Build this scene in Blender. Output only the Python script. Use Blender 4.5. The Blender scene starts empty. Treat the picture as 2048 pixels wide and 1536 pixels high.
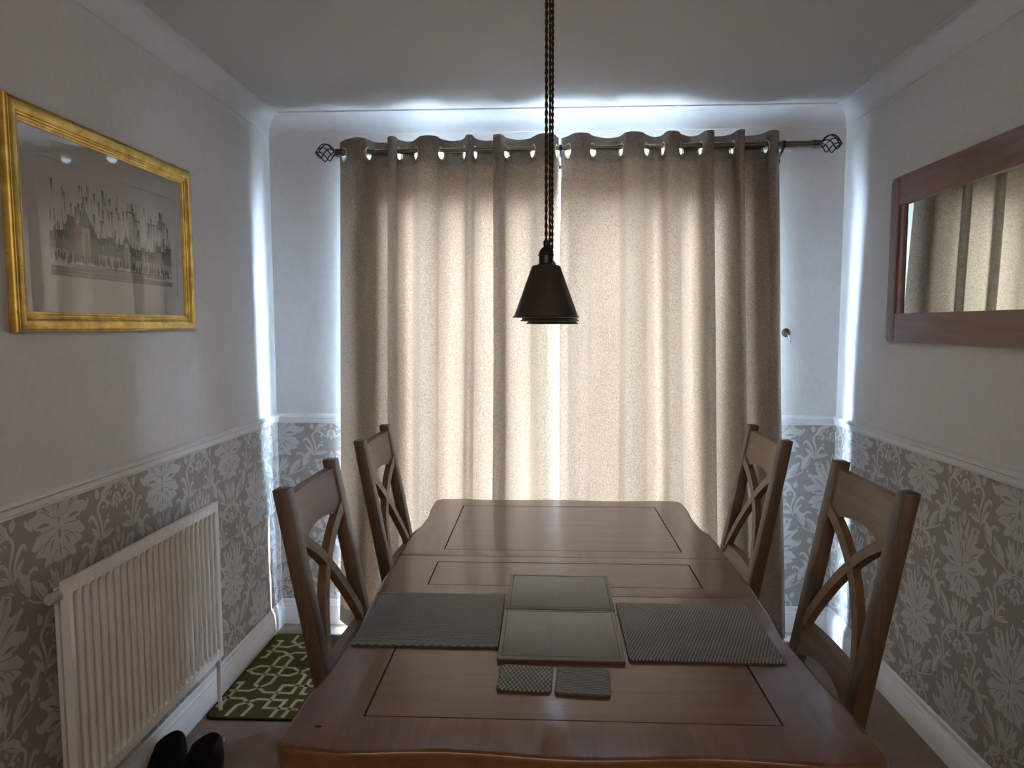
import bpy, bmesh, math, random
from mathutils import Vector, Matrix
from mathutils.geometry import delaunay_2d_cdt
random.seed(7)
S = bpy.context.scene
COL = S.collection
PI = math.pi

# ------------------------------------------------------------------ camera
def look():
    f_px, yaw, pitch, roll, cz = 1399.82, .0466, -.0829, -.0018, 1.4384
    f = Vector((-math.sin(yaw)*math.cos(pitch), math.cos(yaw)*math.cos(pitch), math.sin(pitch)))
    rt = Vector((math.cos(yaw), math.sin(yaw), 0)); up = rt.cross(f)
    c, s = math.cos(roll), math.sin(roll)
    r2 = c*rt + s*up; u2 = -s*rt + c*up
    cam = bpy.data.cameras.new('camera'); o = bpy.data.objects.new('camera', cam); COL.objects.link(o)
    cam.sensor_width = 36; cam.lens = f_px*36/2048; cam.clip_start = .02
    M = Matrix((r2, u2, -f)).transposed().to_4x4(); M.translation = Vector((0, 0, cz))
    o.matrix_world = M
    S.camera = o
look()

# ------------------------------------------------------------------ world, lights, exposure
XL, XR, D, H = -1.272, 1.336, 3.253, 2.40
YR = -1.6                                   # rear wall behind the camera
OX0, OX1, OZ = -.82, .91, 2.12              # patio door opening in the far wall
DEP = .14                                   # wall thickness at the opening
WORLD = 270.0
w = bpy.data.worlds.new('sky'); S.world = w; w.use_nodes = True
nt = w.node_tree; bg = nt.nodes['Background']
bg.inputs['Color'].default_value = (.50, .70, 1.0, 1); bg.inputs['Strength'].default_value = WORLD
def area(name, loc, rot, sx, sy, power, col, portal=False):
    l = bpy.data.lights.new(name, 'AREA'); l.shape = 'RECTANGLE'; l.size = sx; l.size_y = sy
    l.energy = power; l.color = col
    if portal: l.cycles.is_portal = True
    o = bpy.data.objects.new(name, l); COL.objects.link(o); o.location = loc; o.rotation_euler = rot
    return o
area('door_portal', ((OX0+OX1)/2, D+DEP-.02, OZ/2), (-PI/2, 0, 0), OX1-OX0, OZ, 1, (1, 1, 1), True)
area('rear_fill', (.05, YR+.35, 1.9), (PI*.42, 0, 0), 1.6, .9, 9, (1.0, .86, .74))  # added warm fill behind the camera, stands for no known lamp
sl = bpy.data.lights.new('sun', 'SUN'); sl.energy = 120; sl.angle = math.radians(.6); sl.color = (1, .93, .82)
so = bpy.data.objects.new('sun', sl); COL.objects.link(so); so.rotation_euler = Vector((-.50, -.15, -.85)).to_track_quat('-Z', 'Y').to_euler()
S.view_settings.view_transform = 'Standard'; S.view_settings.look = 'None'
S.view_settings.gamma = 1; S.view_settings.exposure = 0.98
S.view_settings.use_curve_mapping = False
cy = S.cycles
cy.max_bounces = 10; cy.diffuse_bounces = 7; cy.glossy_bounces = 4; cy.transmission_bounces = 6; cy.transparent_max_bounces = 12
cy.sample_clamp_indirect = 12; cy.caustics_reflective = False; cy.caustics_refractive = False; cy.use_denoising = True

# ------------------------------------------------------------------ materials
class N:
    def __init__(s, name):
        s.m = bpy.data.materials.new(name); s.m.use_nodes = True; s.t = s.m.node_tree
        s.b = s.t.nodes['Principled BSDF']; s.out = s.t.nodes['Material Output']
        s.tc = s.t.nodes.new('ShaderNodeTexCoord')
    def n(s, typ, ins=None, **kw):
        x = s.t.nodes.new(typ)
        for k, v in kw.items(): setattr(x, k, v)
        for k, v in (ins or {}).items():
            if isinstance(v, bpy.types.NodeSocket): s.t.links.new(v, x.inputs[k])
            else: x.inputs[k].default_value = v
        return x
    def link(s, a, b): s.t.links.new(a, b)
    def set(s, **kw):
        for k, v in kw.items():
            k = k.replace('_', ' ')
            if isinstance(v, bpy.types.NodeSocket): s.link(v, s.b.inputs[k])
            else: s.b.inputs[k].default_value = v
    def ramp(s, fac, stops):
        r = s.n('ShaderNodeValToRGB', {0: fac}); e = r.color_ramp.elements
        while len(e) < len(stops): e.new(.5)
        for i, (p, c) in enumerate(stops): e[i].position = p; e[i].color = (*c, 1)
        return r.outputs[0]
    def noise(s, scale=(1, 1, 1), sc=5, det=3, rough=.5, dist=0, loc=(0, 0, 0), co='Object'):
        mp = s.n('ShaderNodeMapping', {0: s.tc.outputs[co], 'Scale': scale, 'Location': loc})
        return s.n('ShaderNodeTexNoise', {'Vector': mp.outputs[0], 'Scale': sc, 'Detail': det, 'Roughness': rough, 'Distortion': dist}).outputs[0]
    def bump(s, h, strength=.3, dist=.001):
        b = s.n('ShaderNodeBump', {'Height': h, 'Strength': strength, 'Distance': dist}); s.link(b.outputs[0], s.b.inputs['Normal'])
    def math(s, op, a, b=None, c=None):
        ins = {0: a}
        if b is not None: ins[1] = b
        if c is not None: ins[2] = c
        return s.n('ShaderNodeMath', ins, operation=op).outputs[0]

def paint(name, col, rough=.6, bump=.15, sc=60):
    k = N(name); f = k.noise(sc=sc, det=4)
    c = k.ramp(f, [(.3, tuple(x*.96 for x in col)), (.7, tuple(min(1, x*1.03) for x in col))])
    k.set(Base_Color=c, Roughness=rough); k.bump(f, bump, .002); return k.m
def wood(name, dark, mid, light, axis='X', rough=.35, coat=0., sc=1., spec=.5):
    k = N(name)
    st = {'X': (1, 14, 14), 'Y': (14, 1, 14), 'Z': (14, 14, 1)}[axis]
    g1 = k.noise(st, sc=2.2*sc, det=6, rough=.65, dist=.6)
    g2 = k.noise(tuple(v*(5 if v > 1 else 1.5) for v in st), sc=3*sc, det=3, rough=.6)
    g3 = k.noise((1, 1, 1), sc=2.0, det=2)
    f = k.math('ADD', k.math('MULTIPLY', g1, .62), k.math('ADD', k.math('MULTIPLY', g2, .22), k.math('MULTIPLY', g3, .16)))
    c = k.ramp(f, [(.30, dark), (.5, mid), (.70, light)])
    k.set(Base_Color=c, Roughness=rough, Coat_Weight=coat, Coat_Roughness=.1); k.b.inputs['Specular IOR Level'].default_value = spec
    k.bump(g2, .12, .0006); return k.m
M = {}
M['wall'] = paint('wall_paint', (.65, .635, .62), .55, .10, 45)
M['ceiling'] = paint('ceiling_paint', (.58, .56, .54), .8, .1, 80)
M['white'] = paint('white_gloss_paint', (.74, .74, .75), .35, .03, 20)
M['cove'] = paint('cove_plaster', (.66, .66, .67), .6, .03, 20)
M['rad'] = paint('radiator_enamel', (.74, .71, .67), .3, .02, 10)
M['paper'] = paint('wallpaper_ground', (.31, .277, .25), .6, .2, 160)
M['motif'] = paint('wallpaper_motif', (.52, .505, .49), .45, .15, 200)
M['table_x'] = wood('table_oak_lengthwise', (.072, .027, .009), (.122, .050, .018), (.168, .076, .031), 'X', .30, .32, 1., .4)
M['table_y'] = wood('table_oak_rails', (.072, .026, .009), (.126, .050, .017), (.175, .077, .030), 'Y', .30, .32, 1., .4)
M['chair_z'] = wood('chair_oak_upright', (.048, .023, .011), (.088, .046, .023), (.140, .078, .040), 'Z', .5, .0)
M['chair_y'] = wood('chair_oak_crosswise', (.100, .054, .023), (.172, .098, .046), (.24, .148, .075), 'Y', .5, .0)
M['mirror_y'] = wood('mirror_oak', (.10, .038, .02), (.165, .07, .038), (.22, .10, .055), 'Y', .45, .1)
M['mirror_z'] = wood('mirror_oak_stile', (.10, .038, .02), (.165, .07, .038), (.22, .10, .055), 'Z', .45, .1)
def plain(name, col, rough=.5, metal=0., spec=.5, nz=.06, sc=40):
    k = N(name); f = k.noise(sc=sc, det=3)
    c = k.ramp(f, [(.3, tuple(x*(1-nz) for x in col)), (.7, tuple(x*(1+nz) for x in col))])
    k.set(Base_Color=c, Roughness=rough, Metallic=metal); k.b.inputs['Specular IOR Level'].default_value = spec; return k.m
M['inlay'] = plain('dark_inlay', (.004, .002, .002), .7, 0, .2)
M['seat'] = plain('dark_leather', (.035, .028, .026), .45)
M['bronze'] = plain('dark_bronze', (.085, .074, .055), .38, .75)
M['bronze_holder'] = plain('black_bronze', (.03, .027, .024), .35, .6)
M['cord'] = plain('brown_braided_cord', (.035, .020, .010), .8, 0, .2, .5, 900)
M['brass'] = plain('eyelet_brass', (.62, .52, .28), .28, .9)
M['rod'] = plain('antique_brass_rod', (.17, .135, .095), .32, .9)
M['iron'] = plain('black_iron', (.012, .012, .016), .45, .4)
M['chrome'] = plain('brushed_metal', (.35, .34, .33), .3, .9)
M['shoe'] = plain('black_suede', (.006, .006, .006), .85, 0, .2)
M['sole'] = plain('black_rubber', (.010, .010, .010), .6)
M['upvc'] = plain('white_upvc', (.8, .81, .82), .35)
M['mountboard'] = plain('mount_board', (.62, .60, .56), .8, 0, .3, .02)
M['valve'] = plain('white_valve_plastic', (.42, .44, .42), .4)
M['patio'] = plain('pale_patio', (.62, .60, .57), .85, 0, .3, .12, 6)

k = N('carpet_pile'); f = k.noise(sc=240, det=3, rough=.7); f2 = k.noise(sc=9, det=3)
c = k.ramp(k.math('ADD', k.math('MULTIPLY', f, .8), k.math('MULTIPLY', f2, .2)), [(.34, (.16, .115, .09)), (.5, (.27, .20, .165)), (.66, (.40, .31, .265))])
k.set(Base_Color=c, Roughness=.95); k.b.inputs['Specular IOR Level'].default_value = .15; k.bump(f, .9, .006); M['carpet'] = k.m
def woven(name, col):
    k = N(name); f = k.noise(sc=420, det=2, rough=.7)
    k.set(Base_Color=k.ramp(f, [(.3, tuple(x*.55 for x in col)), (.7, tuple(x*1.3 for x in col))]), Roughness=.95)
    k.b.inputs['Specular IOR Level'].default_value = .1; k.bump(f, .6, .002); return k.m
M['rug'] = woven('rug_green', (.082, .078, .028)); M['rugline'] = woven('rug_cream', (.46, .43, .29)); M['rugedge'] = woven('rug_binding', (.018, .022, .008))

# gilt frame: streaky gold leaf with dark flecks
k = N('gold_leaf'); a = k.noise((1, 1.5, 1.5), sc=16, det=5); v = k.noise((1, 1, 1), sc=75, det=4, rough=.75, dist=1.5)
c = k.ramp(a, [(.3, (.38, .23, .05)), (.6, (.64, .42, .10)), (.8, (.82, .58, .18))])
mk = k.ramp(v, [(.30, (.12, .10, .07)), (.37, (1, 1, 1))])
c = k.n('ShaderNodeMix', {0: 1.0, 6: c, 7: mk}, data_type='RGBA', blend_type='MULTIPLY').outputs[2]
k.set(Base_Color=c, Metallic=.85, Roughness=.40); k.bump(v, .15, .0006); M['gold'] = k.m

# mirror silver and clear picture / window glass
k = N('mirror_silver'); k.set(Base_Color=(.80, .83, .76, 1), Metallic=1., Roughness=.02); M['silver'] = k.m
def glass(name, tint, boost):
    k = N(name); tr = k.n('ShaderNodeBsdfTransparent', {0: tint}); gl = k.n('ShaderNodeBsdfGlossy', {'Roughness': .015})
    ge = k.n('ShaderNodeNewGeometry'); dt = k.n('ShaderNodeVectorMath', {0: ge.outputs['Incoming'], 1: ge.outputs['Normal']}, operation='DOT_PRODUCT').outputs['Value']
    fr = k.math('POWER', k.math('SUBTRACT', 1.0, k.math('ABSOLUTE', dt)), 5.0); fac = k.math('MULTIPLY', k.math('MULTIPLY_ADD', fr, .96, .04), boost)
    mx = k.n('ShaderNodeMixShader', {0: fac, 1: tr.outputs[0], 2: gl.outputs[0]}); k.link(mx.outputs[0], k.out.inputs[0]); return k.m
M['glass'] = glass('window_glass', (.95, .97, .97, 1), 1.0)
M['picglass'] = glass('picture_glass', (.98, .98, .98, 1), 1.25)

# curtain cloth: speckled jacquard, lets light through
def cloth(name, trans, tcol, dcol):
    k = N(name)
    n1 = k.noise((1, 1, .8), sc=230, det=2, rough=.6, dist=.8)
    n2 = k.noise((1, 1, .15), sc=5, det=2)
    f = k.math('ADD', k.math('MULTIPLY', n1, .75), k.math('MULTIPLY', n2, .25))
    sp = k.ramp(f, [(.42, (.62, .60, .58)), (.55, (1.0, 1.0, 1.0))])
    def mul(c): return k.n('ShaderNodeMix', {0: 1.0, 6: sp, 7: (*c, 1)}, data_type='RGBA', blend_type='MULTIPLY').outputs[2]
    bp = k.n('ShaderNodeBump', {'Height': n1, 'Strength': .35, 'Distance': .001})
    df = k.n('ShaderNodeBsdfDiffuse', {0: mul(dcol), 'Normal': bp.outputs[0]}); tl = k.n('ShaderNodeBsdfTranslucent', {0: mul(tcol)})
    ge = k.n('ShaderNodeNewGeometry')                     # beige face towards the room, white lining towards the door
    ln = k.n('ShaderNodeBsdfDiffuse', {0: (.80, .80, .78, 1)})
    face = k.n('ShaderNodeMixShader', {0: ge.outputs['Backfacing'], 1: df.outputs[0], 2: ln.outputs[0]})
    mx = k.n('ShaderNodeMixShader', {0: trans, 1: face.outputs[0], 2: tl.outputs[0]})
    gl = k.n('ShaderNodeBsdfGlossy', {0: (.6, .55, .5, 1), 'Roughness': .5}); m2 = k.n('ShaderNodeMixShader', {0: .04, 1: mx.outputs[0], 2: gl.outputs[0]})
    k.link(m2.outputs[0], k.out.inputs[0]); return k.m
M['cloth'] = cloth('curtain_cloth', .0093, (1.0, .63, .385), (.33, .275, .235))
M['cloth2'] = cloth('curtain_double_cloth', .003, (.90, .62, .40), (.28, .24, .21))

# place mats
def mat_mat(name, kind, px=.0034, py=.0085):
    k = N(name); sx = k.n('ShaderNodeSeparateXYZ', {0: k.tc.outputs['Object']}); x, y = sx.outputs[0], sx.outputs[1]
    def sn(v, kk): return k.math('SINE', k.math('MULTIPLY', v, kk))
    if kind == 'weave':
        h = k.math('MULTIPLY', sn(x, PI/px), sn(y, PI/py)); h = k.math('MULTIPLY_ADD', h, .5, .5)
        lo, hi, st = (.045, .047, .046), (.24, .235, .22), .9
    elif kind == 'wave':
        yy = k.math('MULTIPLY_ADD', sn(x, 2*PI/.019), .0007, y)
        h = k.math('MULTIPLY_ADD', sn(yy, 2*PI/.0056), .5, .5); lo, hi, st = (.060, .061, .060), (.19, .185, .172), .8
    else:
        h = k.noise(sc=160, det=3); lo, hi, st = (.165, .158, .145), (.215, .205, .19), .15
    big = k.noise(sc=11, det=4, rough=.65, dist=1.0)
    c = k.ramp(h, [(.25, lo), (.85, hi)])
    wv = k.ramp(big, [(.35, (.88, .88, .88)), (.62, (1, 1, 1)), (.78, (1.0, 1.0, 1.0))])
    c = k.n('ShaderNodeMix', {0: 1.0, 6: c, 7: wv}, data_type='RGBA', blend_type='MULTIPLY').outputs[2]
    k.set(Base_Color=c, Roughness=.5 if kind != 'plain' else .42); k.bump(h, st, .0012); return k.m
M['mat_weave'] = mat_mat('woven_leather_weave', 'weave'); M['mat_weave2'] = mat_mat('woven_leather_coaster', 'weave', .0041, .0085); M['mat_wave'] = mat_mat('rippled_leather', 'wave'); M['mat_plain'] = mat_mat('smooth_leather', 'plain')
M['mat_edge'] = plain('mat_edge_dark', (.05, .035, .035), .6); M['stitch'] = plain('pale_stitch', (.30, .29, .27), .7)

# ------------------------------------------------------------------ mesh helpers
def mesh_obj(name, bm, mat, parent=None, loc=None, smooth=False, angle=None):
    me = bpy.data.meshes.new(name)
    bmesh.ops.recalc_face_normals(bm, faces=bm.faces) if smooth != 'keep' else None
    bm.to_mesh(me); bm.free()
    for m in (mat if isinstance(mat, (list, tuple)) else [mat]): me.materials.append(m)
    if smooth:
        for p in me.polygons: p.use_smooth = True
        if angle: me.set_sharp_from_angle(angle=math.radians(angle))
    o = bpy.data.objects.new(name, me); COL.objects.link(o)
    if parent: o.parent = parent
    if loc: o.location = loc
    return o
def box(bm, x0, x1, y0, y1, z0, z1, bev=0, seg=2):
    r = bmesh.ops.create_cube(bm, size=1); vs = r['verts']
    for v in vs: v.co = Vector((x0+(v.co.x+.5)*(x1-x0), y0+(v.co.y+.5)*(y1-y0), z0+(v.co.z+.5)*(z1-z0)))
    if bev:
        es = list({e for v in vs for e in v.link_edges})
        bmesh.ops.bevel(bm, geom=es, offset=bev, segments=seg, profile=.5, affect='EDGES')
def B(name, mat, parent, *a, bev=0, seg=2):
    bm = bmesh.new(); box(bm, *a, bev=bev, seg=seg); return mesh_obj(name, bm, mat, parent, smooth=bool(bev), angle=35)
def frames(pts):
    out = []; up = None
    for i, p in enumerate(pts):
        a = pts[max(i-1, 0)]; b = pts[min(i+1, len(pts)-1)]; t = (b-a).normalized()
        if up is None:
            up = Vector((0, 0, 1)) if abs(t.z) < .9 else Vector((1, 0, 0))
        n = (up - t*up.dot(t)).normalized(); up = n; out.append((p, n, t.cross(n)))
    return out
def tube(bm, pts, r, seg=10, caps=True):
    pts = [Vector(p) for p in pts]; fr = frames(pts); rings = []
    for i, (p, n, b) in enumerate(fr):
        rr = r[i] if isinstance(r, (list, tuple)) else r
        rings.append([bm.verts.new(p+(n*math.cos(2*PI*k/seg)+b*math.sin(2*PI*k/seg))*rr) for k in range(seg)])
    for A, C in zip(rings, rings[1:]):
        for k in range(seg): bm.faces.new((A[k], A[(k+1) % seg], C[(k+1) % seg], C[k]))
    if caps: bm.faces.new(rings[0][::-1]); bm.faces.new(rings[-1])
def lathe(bm, prof, seg=48, c=(0, 0), close=False):
    rings = [[bm.verts.new((c[0]+r*math.cos(2*PI*k/seg), c[1]+r*math.sin(2*PI*k/seg), z)) for k in range(seg)] if r > 1e-6 else [bm.verts.new((c[0], c[1], z))] for r, z in prof]
    for A, C in zip(rings, rings[1:]):
        for k in range(seg):
            if len(A) == 1 and len(C) == 1: continue
            if len(A) == 1: bm.faces.new((A[0], C[k], C[(k+1) % seg]))
            elif len(C) == 1: bm.faces.new((A[k], A[(k+1) % seg], C[0]))
            else: bm.faces.new((A[k], A[(k+1) % seg], C[(k+1) % seg], C[k]))
def sweep_rect(bm, pts, side, w, d):
    """bar of width w (along side) and depth d along a path; square section"""
    pts = [Vector(p) for p in pts]; side = Vector(side).normalized(); rings = []
    for i, p in enumerate(pts):
        t = (pts[min(i+1, len(pts)-1)]-pts[max(i-1, 0)]).normalized(); n = t.cross(side).normalized()
        ww = w[i] if isinstance(w, (list, tuple)) else w
        rings.append([bm.verts.new(p+side*a*ww/2+n*b*d/2) for a, b in ((-1, -1), (1, -1), (1, 1), (-1, 1))])
    for A, C in zip(rings, rings[1:]):
        for k in range(4): bm.faces.new((A[k], A[(k+1) % 4], C[(k+1) % 4], C[k]))
    bm.faces.new(rings[0][::-1]); bm.faces.new(rings[-1])
def extrude_prof(bm, prof, p0, p1, out, m0=0, m1=0, up=(0, 0, 1)):
    """prof [(out, up)] swept from p0 to p1; m0/m1 mitre factor shifts the ends along the run by out*m"""
    p0, p1, out, up = Vector(p0), Vector(p1), Vector(out), Vector(up); t = (p1-p0).normalized()
    A = [bm.verts.new(p0+out*a+up*b+t*(a*m0)) for a, b in prof]; C = [bm.verts.new(p1+out*a+up*b-t*(a*m1)) for a, b in prof]
    n = len(prof)
    for k in range(n): bm.faces.new((A[k], A[(k+1) % n], C[(k+1) % n], C[k]))
    bm.faces.new(A[::-1]); bm.faces.new(C)
def catmull(P, n):
    out = []
    for i in range(len(P)-1):
        p0, p1, p2, p3 = P[max(i-1, 0)], P[i], P[i+1], P[min(i+2, len(P)-1)]
        for k in range(n):
            t = k/n
            out.append(tuple(.5*((2*b)+(-a+c)*t+(2*a-5*b+4*c-d)*t*t+(-a+3*b-3*c+d)*t**3) for a, b, c, d in zip(p0, p1, p2, p3)))
    out.append(tuple(P[-1])); return out
def slab(bm, outer, holes, z0, z1, bev=0):
    """extruded flat board with holes"""
    es = []
    for loop in [outer]+holes:
        vs = [bm.verts.new((x, y, z1)) for x, y in loop]
        es += [bm.edges.new((vs[i], vs[(i+1) % len(vs)])) for i in range(len(vs))]
    r = bmesh.ops.triangle_fill(bm, use_beauty=True, use_dissolve=False, edges=es)
    fs = [g for g in r['geom'] if isinstance(g, bmesh.types.BMFace)]
    ex = bmesh.ops.extrude_face_region(bm, geom=fs)
    for v in [g for g in ex['geom'] if isinstance(g, bmesh.types.BMVert)]: v.co.z = z0
    if bev:
        bm.normal_update()
        ed = [e for e in bm.edges if len(e.link_faces) == 2 and e.calc_face_angle(0) > 1.0 and abs(e.verts[0].co.z-e.verts[1].co.z) < 1e-5 and e.verts[0].co.z > z1-1e-5]
        bmesh.ops.bevel(bm, geom=ed, offset=bev, segments=3, profile=.5, affect='EDGES')
def empty(name, loc=(0, 0, 0), rz=0, **kw):
    o = bpy.data.objects.new(name, None); COL.objects.link(o); o.location = loc; o.rotation_euler = (0, 0, rz); o.empty_display_size = .1
    tag(o, **kw); return o
def tag(o, label=None, category=None, group=None, kind=None):
    for k_, v_ in (('label', label), ('category', category), ('group', group), ('kind', kind)):
        if v_: o[k_] = v_
    return o
def ST(name, mat, *a, **kw):
    o = B(name, mat, None, *a, **kw); o['kind'] = 'structure'; return o
def copy_tree(o, parent=None):
    c = o.copy(); COL.objects.link(c)
    if parent: c.parent = parent
    for ch in list(o.children): copy_tree(ch, c)
    return c

# ------------------------------------------------------------------ room shell
RT, RB, SK = 1.0244, .9814, .1214          # dado rail top/bottom, skirting top
MIDZ = (RT+RB)/2
ST('floor', M['carpet'], XL-.1, XR+.1, YR-.1, D+DEP, -.1, 0)
ST('ceiling', M['ceiling'], XL-.1, XR+.1, YR-.1, D+DEP, H, H+.1)
wl = ST('wall_left', M['wall'], XL-.1, XL, YR, D, 0, H)
wr = ST('wall_right', M['wall'], XR, XR+.1, YR, D, 0, H)
ST('wall_rear', M['wall'], XL-.1, XR+.1, YR-.1, YR, 0, H)
bm = bmesh.new()
box(bm, XL-.1, OX0, D, D+DEP, 0, H); box(bm, OX1, XR+.1, D, D+DEP, 0, H); box(bm, OX0, OX1, D, D+DEP, OZ, H)
wb = mesh_obj('wall_far', bm, M['wall']); wb['kind'] = 'structure'
PT = .0012                                   # paper thickness
B('wallpaper', M['paper'], wl, XL, XL+PT, YR, D, 0, MIDZ)
B('wallpaper', M['paper'], wr, XR-PT, XR, YR, D, 0, MIDZ)
B('wallpaper', M['paper'], wb, XL, OX0, D-PT, D, 0, MIDZ)
B('wallpaper', M['paper'], wb, OX1, XR, D-PT, D, 0, MIDZ)

# ---- damask print: drawn leaf by leaf (units: pixels of .32 mm around the motif hub, y down), cut out as thin raised print
def stroke2(P, n=5):
    P = [(x, y, w_) for x, y, w_ in P]; C = catmull(P, n); L, R_ = [], []
    for i, (x, y, w_) in enumerate(C):
        a, b = C[max(i-1, 0)], C[min(i+1, len(C)-1)]; dx, dy = b[0]-a[0], b[1]-a[1]; l = math.hypot(dx, dy) or 1
        L.append((x-dy/l*w_/2, y+dx/l*w_/2)); R_.append((x+dy/l*w_/2, y-dx/l*w_/2))
    return [[L[i], L[i+1], R_[i+1], R_[i]] for i in range(len(C)-1)]
def leaf2(x0, y0, x1, y1, w_, bend=0, jag=0):
    mx, my = (x0+x1)/2-(y1-y0)*bend, (y0+y1)/2+(x1-x0)*bend; P = []
    for i in range(9):
        t = i/8; x = (1-t)**2*x0+2*t*(1-t)*mx+t*t*x1; y = (1-t)**2*y0+2*t*(1-t)*my+t*t*y1
        ww = w_*math.sin(PI*min(1, t*1.02+.02))**.8 * (1+(jag*(.5 if i % 2 else -.5)))
        P.append((x, y, max(ww, .8)))
    return stroke2(P, 2)
def dot2(x, y, r):
    n = 8 if r < 40 else 16
    return [[(x+r*math.cos(2*PI*k/n), y+r*math.sin(2*PI*k/n)) for k in range(n)]]
lt, dk = [], []                              # right half of one motif; lt = light print, dk = ground showing through
for a_ in ((105, -60, 105), (120, -205, 90), (85, 70, 80), (70, -330, 62), (40, 190, 46), (190, -130, 62), (190, 20, 66)): lt += dot2(*a_)
lt += leaf2(0, -500, 0, -660, 62); dk += leaf2(0, -540, 0, -620, 20)
lt += leaf2(20, -380, 78, -590, 46, .1); lt += leaf2(60, -340, 160, -545, 60, .12, .2); lt += leaf2(90, -300, 235, -505, 74, .15, .3)
lt += leaf2(30, -420, 60, -500, 40); lt += dot2(25, -430, 20); lt += dot2(66, -405, 22); lt += dot2(112, -385, 24); lt += dot2(60, -350, 26); lt += dot2(120, -330, 26)
dk += stroke2([(30, -250, 6), (70, -380, 10), (120, -470, 7)]); dk += stroke2([(30, -140, 5), (90, -150, 9), (180, -215, 9), (235, -225, 5)]); dk += stroke2([(60, -60, 5), (150, -50, 10), (250, -40, 8), (330, -60, 5)]); dk += stroke2([(90, 40, 6), (180, 45, 9), (260, 80, 6)]); dk += stroke2([(40, 130, 5), (90, 180, 9), (110, 250, 5)]); dk += stroke2([(16, -380, 5), (40, -300, 9), (30, -230, 6), (14, -150, 8)]); dk += stroke2([(60, -240, 5), (130, -360, 8), (190, -440, 5)])
lt += leaf2(60, -150, 320, -330, 150, -.16, .22); lt += stroke2([(250, -270, 50), (300, -330, 44), (330, -350, 34), (322, -318, 22)])
dk += stroke2([(110, -190, 6), (190, -255, 22), (250, -290, 6)])
lt += leaf2(50, -80, 372, -165, 150, -.12, .2); lt += stroke2([(300, -120, 60), (360, -150, 46), (385, -185, 26), (372, -200, 14)])
dk += stroke2([(110, -95, 6), (180, -110, 34), (260, -105, 6)])
lt += leaf2(60, 0, 330, 60, 150, -.1, .25); lt += leaf2(60, 30, 290, 120, 120, .1, .25); dk += stroke2([(40, -4, 6), (120, 20, 9), (190, 80, 8), (215, 120, 4)])
lt += leaf2(50, 60, 200, 235, 110, .12, .2); dk += stroke2([(60, 40, 8), (95, 70, 22), (120, 120, 6)])
lt += stroke2([(10, 10, 8), (60, -10, 14), (110, 10, 12), (150, 70, 8)])
lt += leaf2(0, -130, 0, -370, 80); dk += leaf2(0, -180, 0, -300, 26); lt += leaf2(20, -120, 60, -300, 40, .1); dk += stroke2([(44, -120, 4), (60, -220, 7), (52, -330, 3)])
lt += leaf2(0, 40, 0, 250, 60); dk += leaf2(0, 80, 0, 190, 26); lt += leaf2(20, -20, 70, 200, 46, -.12); dk += stroke2([(32, 40, 4), (46, 120, 6), (60, 190, 3)])
lt += leaf2(8, 460, 70, 250, 44, .1, .2); lt += leaf2(20, 430, 130, 250, 56, .16, .25); lt += leaf2(12, 470, 165, 330, 46, .2, .3)
lt += stroke2([(0, 240, 12), (0, 400, 18), (0, 560, 22), (0, 620, 10)])
# acanthus branch running up and out to the spray
lt += stroke2([(0, 545, 14), (90, 552, 16), (170, 525, 20), (260, 490, 18), (340, 455, 16), (400, 410, 14)])
lt += leaf2(165, 530, 345, 285, 100, -.05, .22); dk += stroke2([(200, 500, 5), (270, 420, 14), (320, 330, 4)])
lt += leaf2(375, 400, 490, 160, 108, -.05, .2); dk += stroke2([(420, 340, 5), (470, 270, 14), (480, 210, 4)])
lt += stroke2([(385, 345, 12), (395, 275, 26), (360, 212, 32), (302, 196, 28), (282, 226, 24)])
lt += stroke2([(530, 230, 10), (515, 120, 24), (470, 25, 40), (420, -18, 34), (385, 18, 22)])
lt += stroke2([(545, 250, 12), (566, 120, 20), (540, 20, 30), (520, -60, 34), (570, -122, 26), (640, -110, 28), (670, -75, 30), (640, -40, 34)])
lt += stroke2([(570, 225, 10), (600, 120, 26), (640, 75, 36), (680, 92, 22)])
lt += leaf2(565, 225, 745, 185, 62, -.18, .15); dk += stroke2([(620, 190, 4), (660, 172, 14), (700, 175, 4)])
lt += leaf2(530, 230, 410, 80, 52, .1, .2); lt += leaf2(540, 320, 645, 308, 46, -.1); dk += stroke2([(565, 314, 3), (600, 304, 8), (630, 306, 3)])
lt += dot2(455, 420, 16); lt += dot2(600, -60, 14); lt += dot2(662, 30, 17); lt += dot2(625, -152, 11); lt += dot2(660, -215, 20); lt += dot2(720, -58, 14)
lt += leaf2(530, -150, 505, -250, 66, 0, .2)
lt += leaf2(60, 580, 250, 720, 90, -.2, .25); dk += stroke2([(90, 610, 4), (150, 640, 12), (210, 690, 4)]); lt += dot2(95, 670, 16); lt += dot2(40, 690, 14); lt += dot2(110, 740, 13)
lt += stroke2([(70, 560, 8), (95, 500, 18), (80, 455, 24), (45, 450, 18)])
FL, FD = [], []                              # the small fleuron on the axis between two large motifs
FL += stroke2([(0, -60, 24), (0, -130, 16), (22, -195, 16), (60, -240, 18), (105, -215, 14), (90, -170, 12)]); FL += stroke2([(0, -120, 10), (45, -110, 18), (90, -130, 14), (110, -150, 10)])
FL += leaf2(0, -50, 0, -110, 36); FL += leaf2(0, -25, 62, 62, 40, -.2); FL += leaf2(10, 40, 95, 70, 34, .2); FL += leaf2(0, 60, 0, 135, 34); FL += dot2(0, 30, 14); FL += leaf2(30, 60, 60, 110, 26); FL += dot2(80, -40, 13)
U = .00032
def mirrored(pl): return pl + [[(-x, y) for x, y in p[::-1]] for p in pl]
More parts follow.
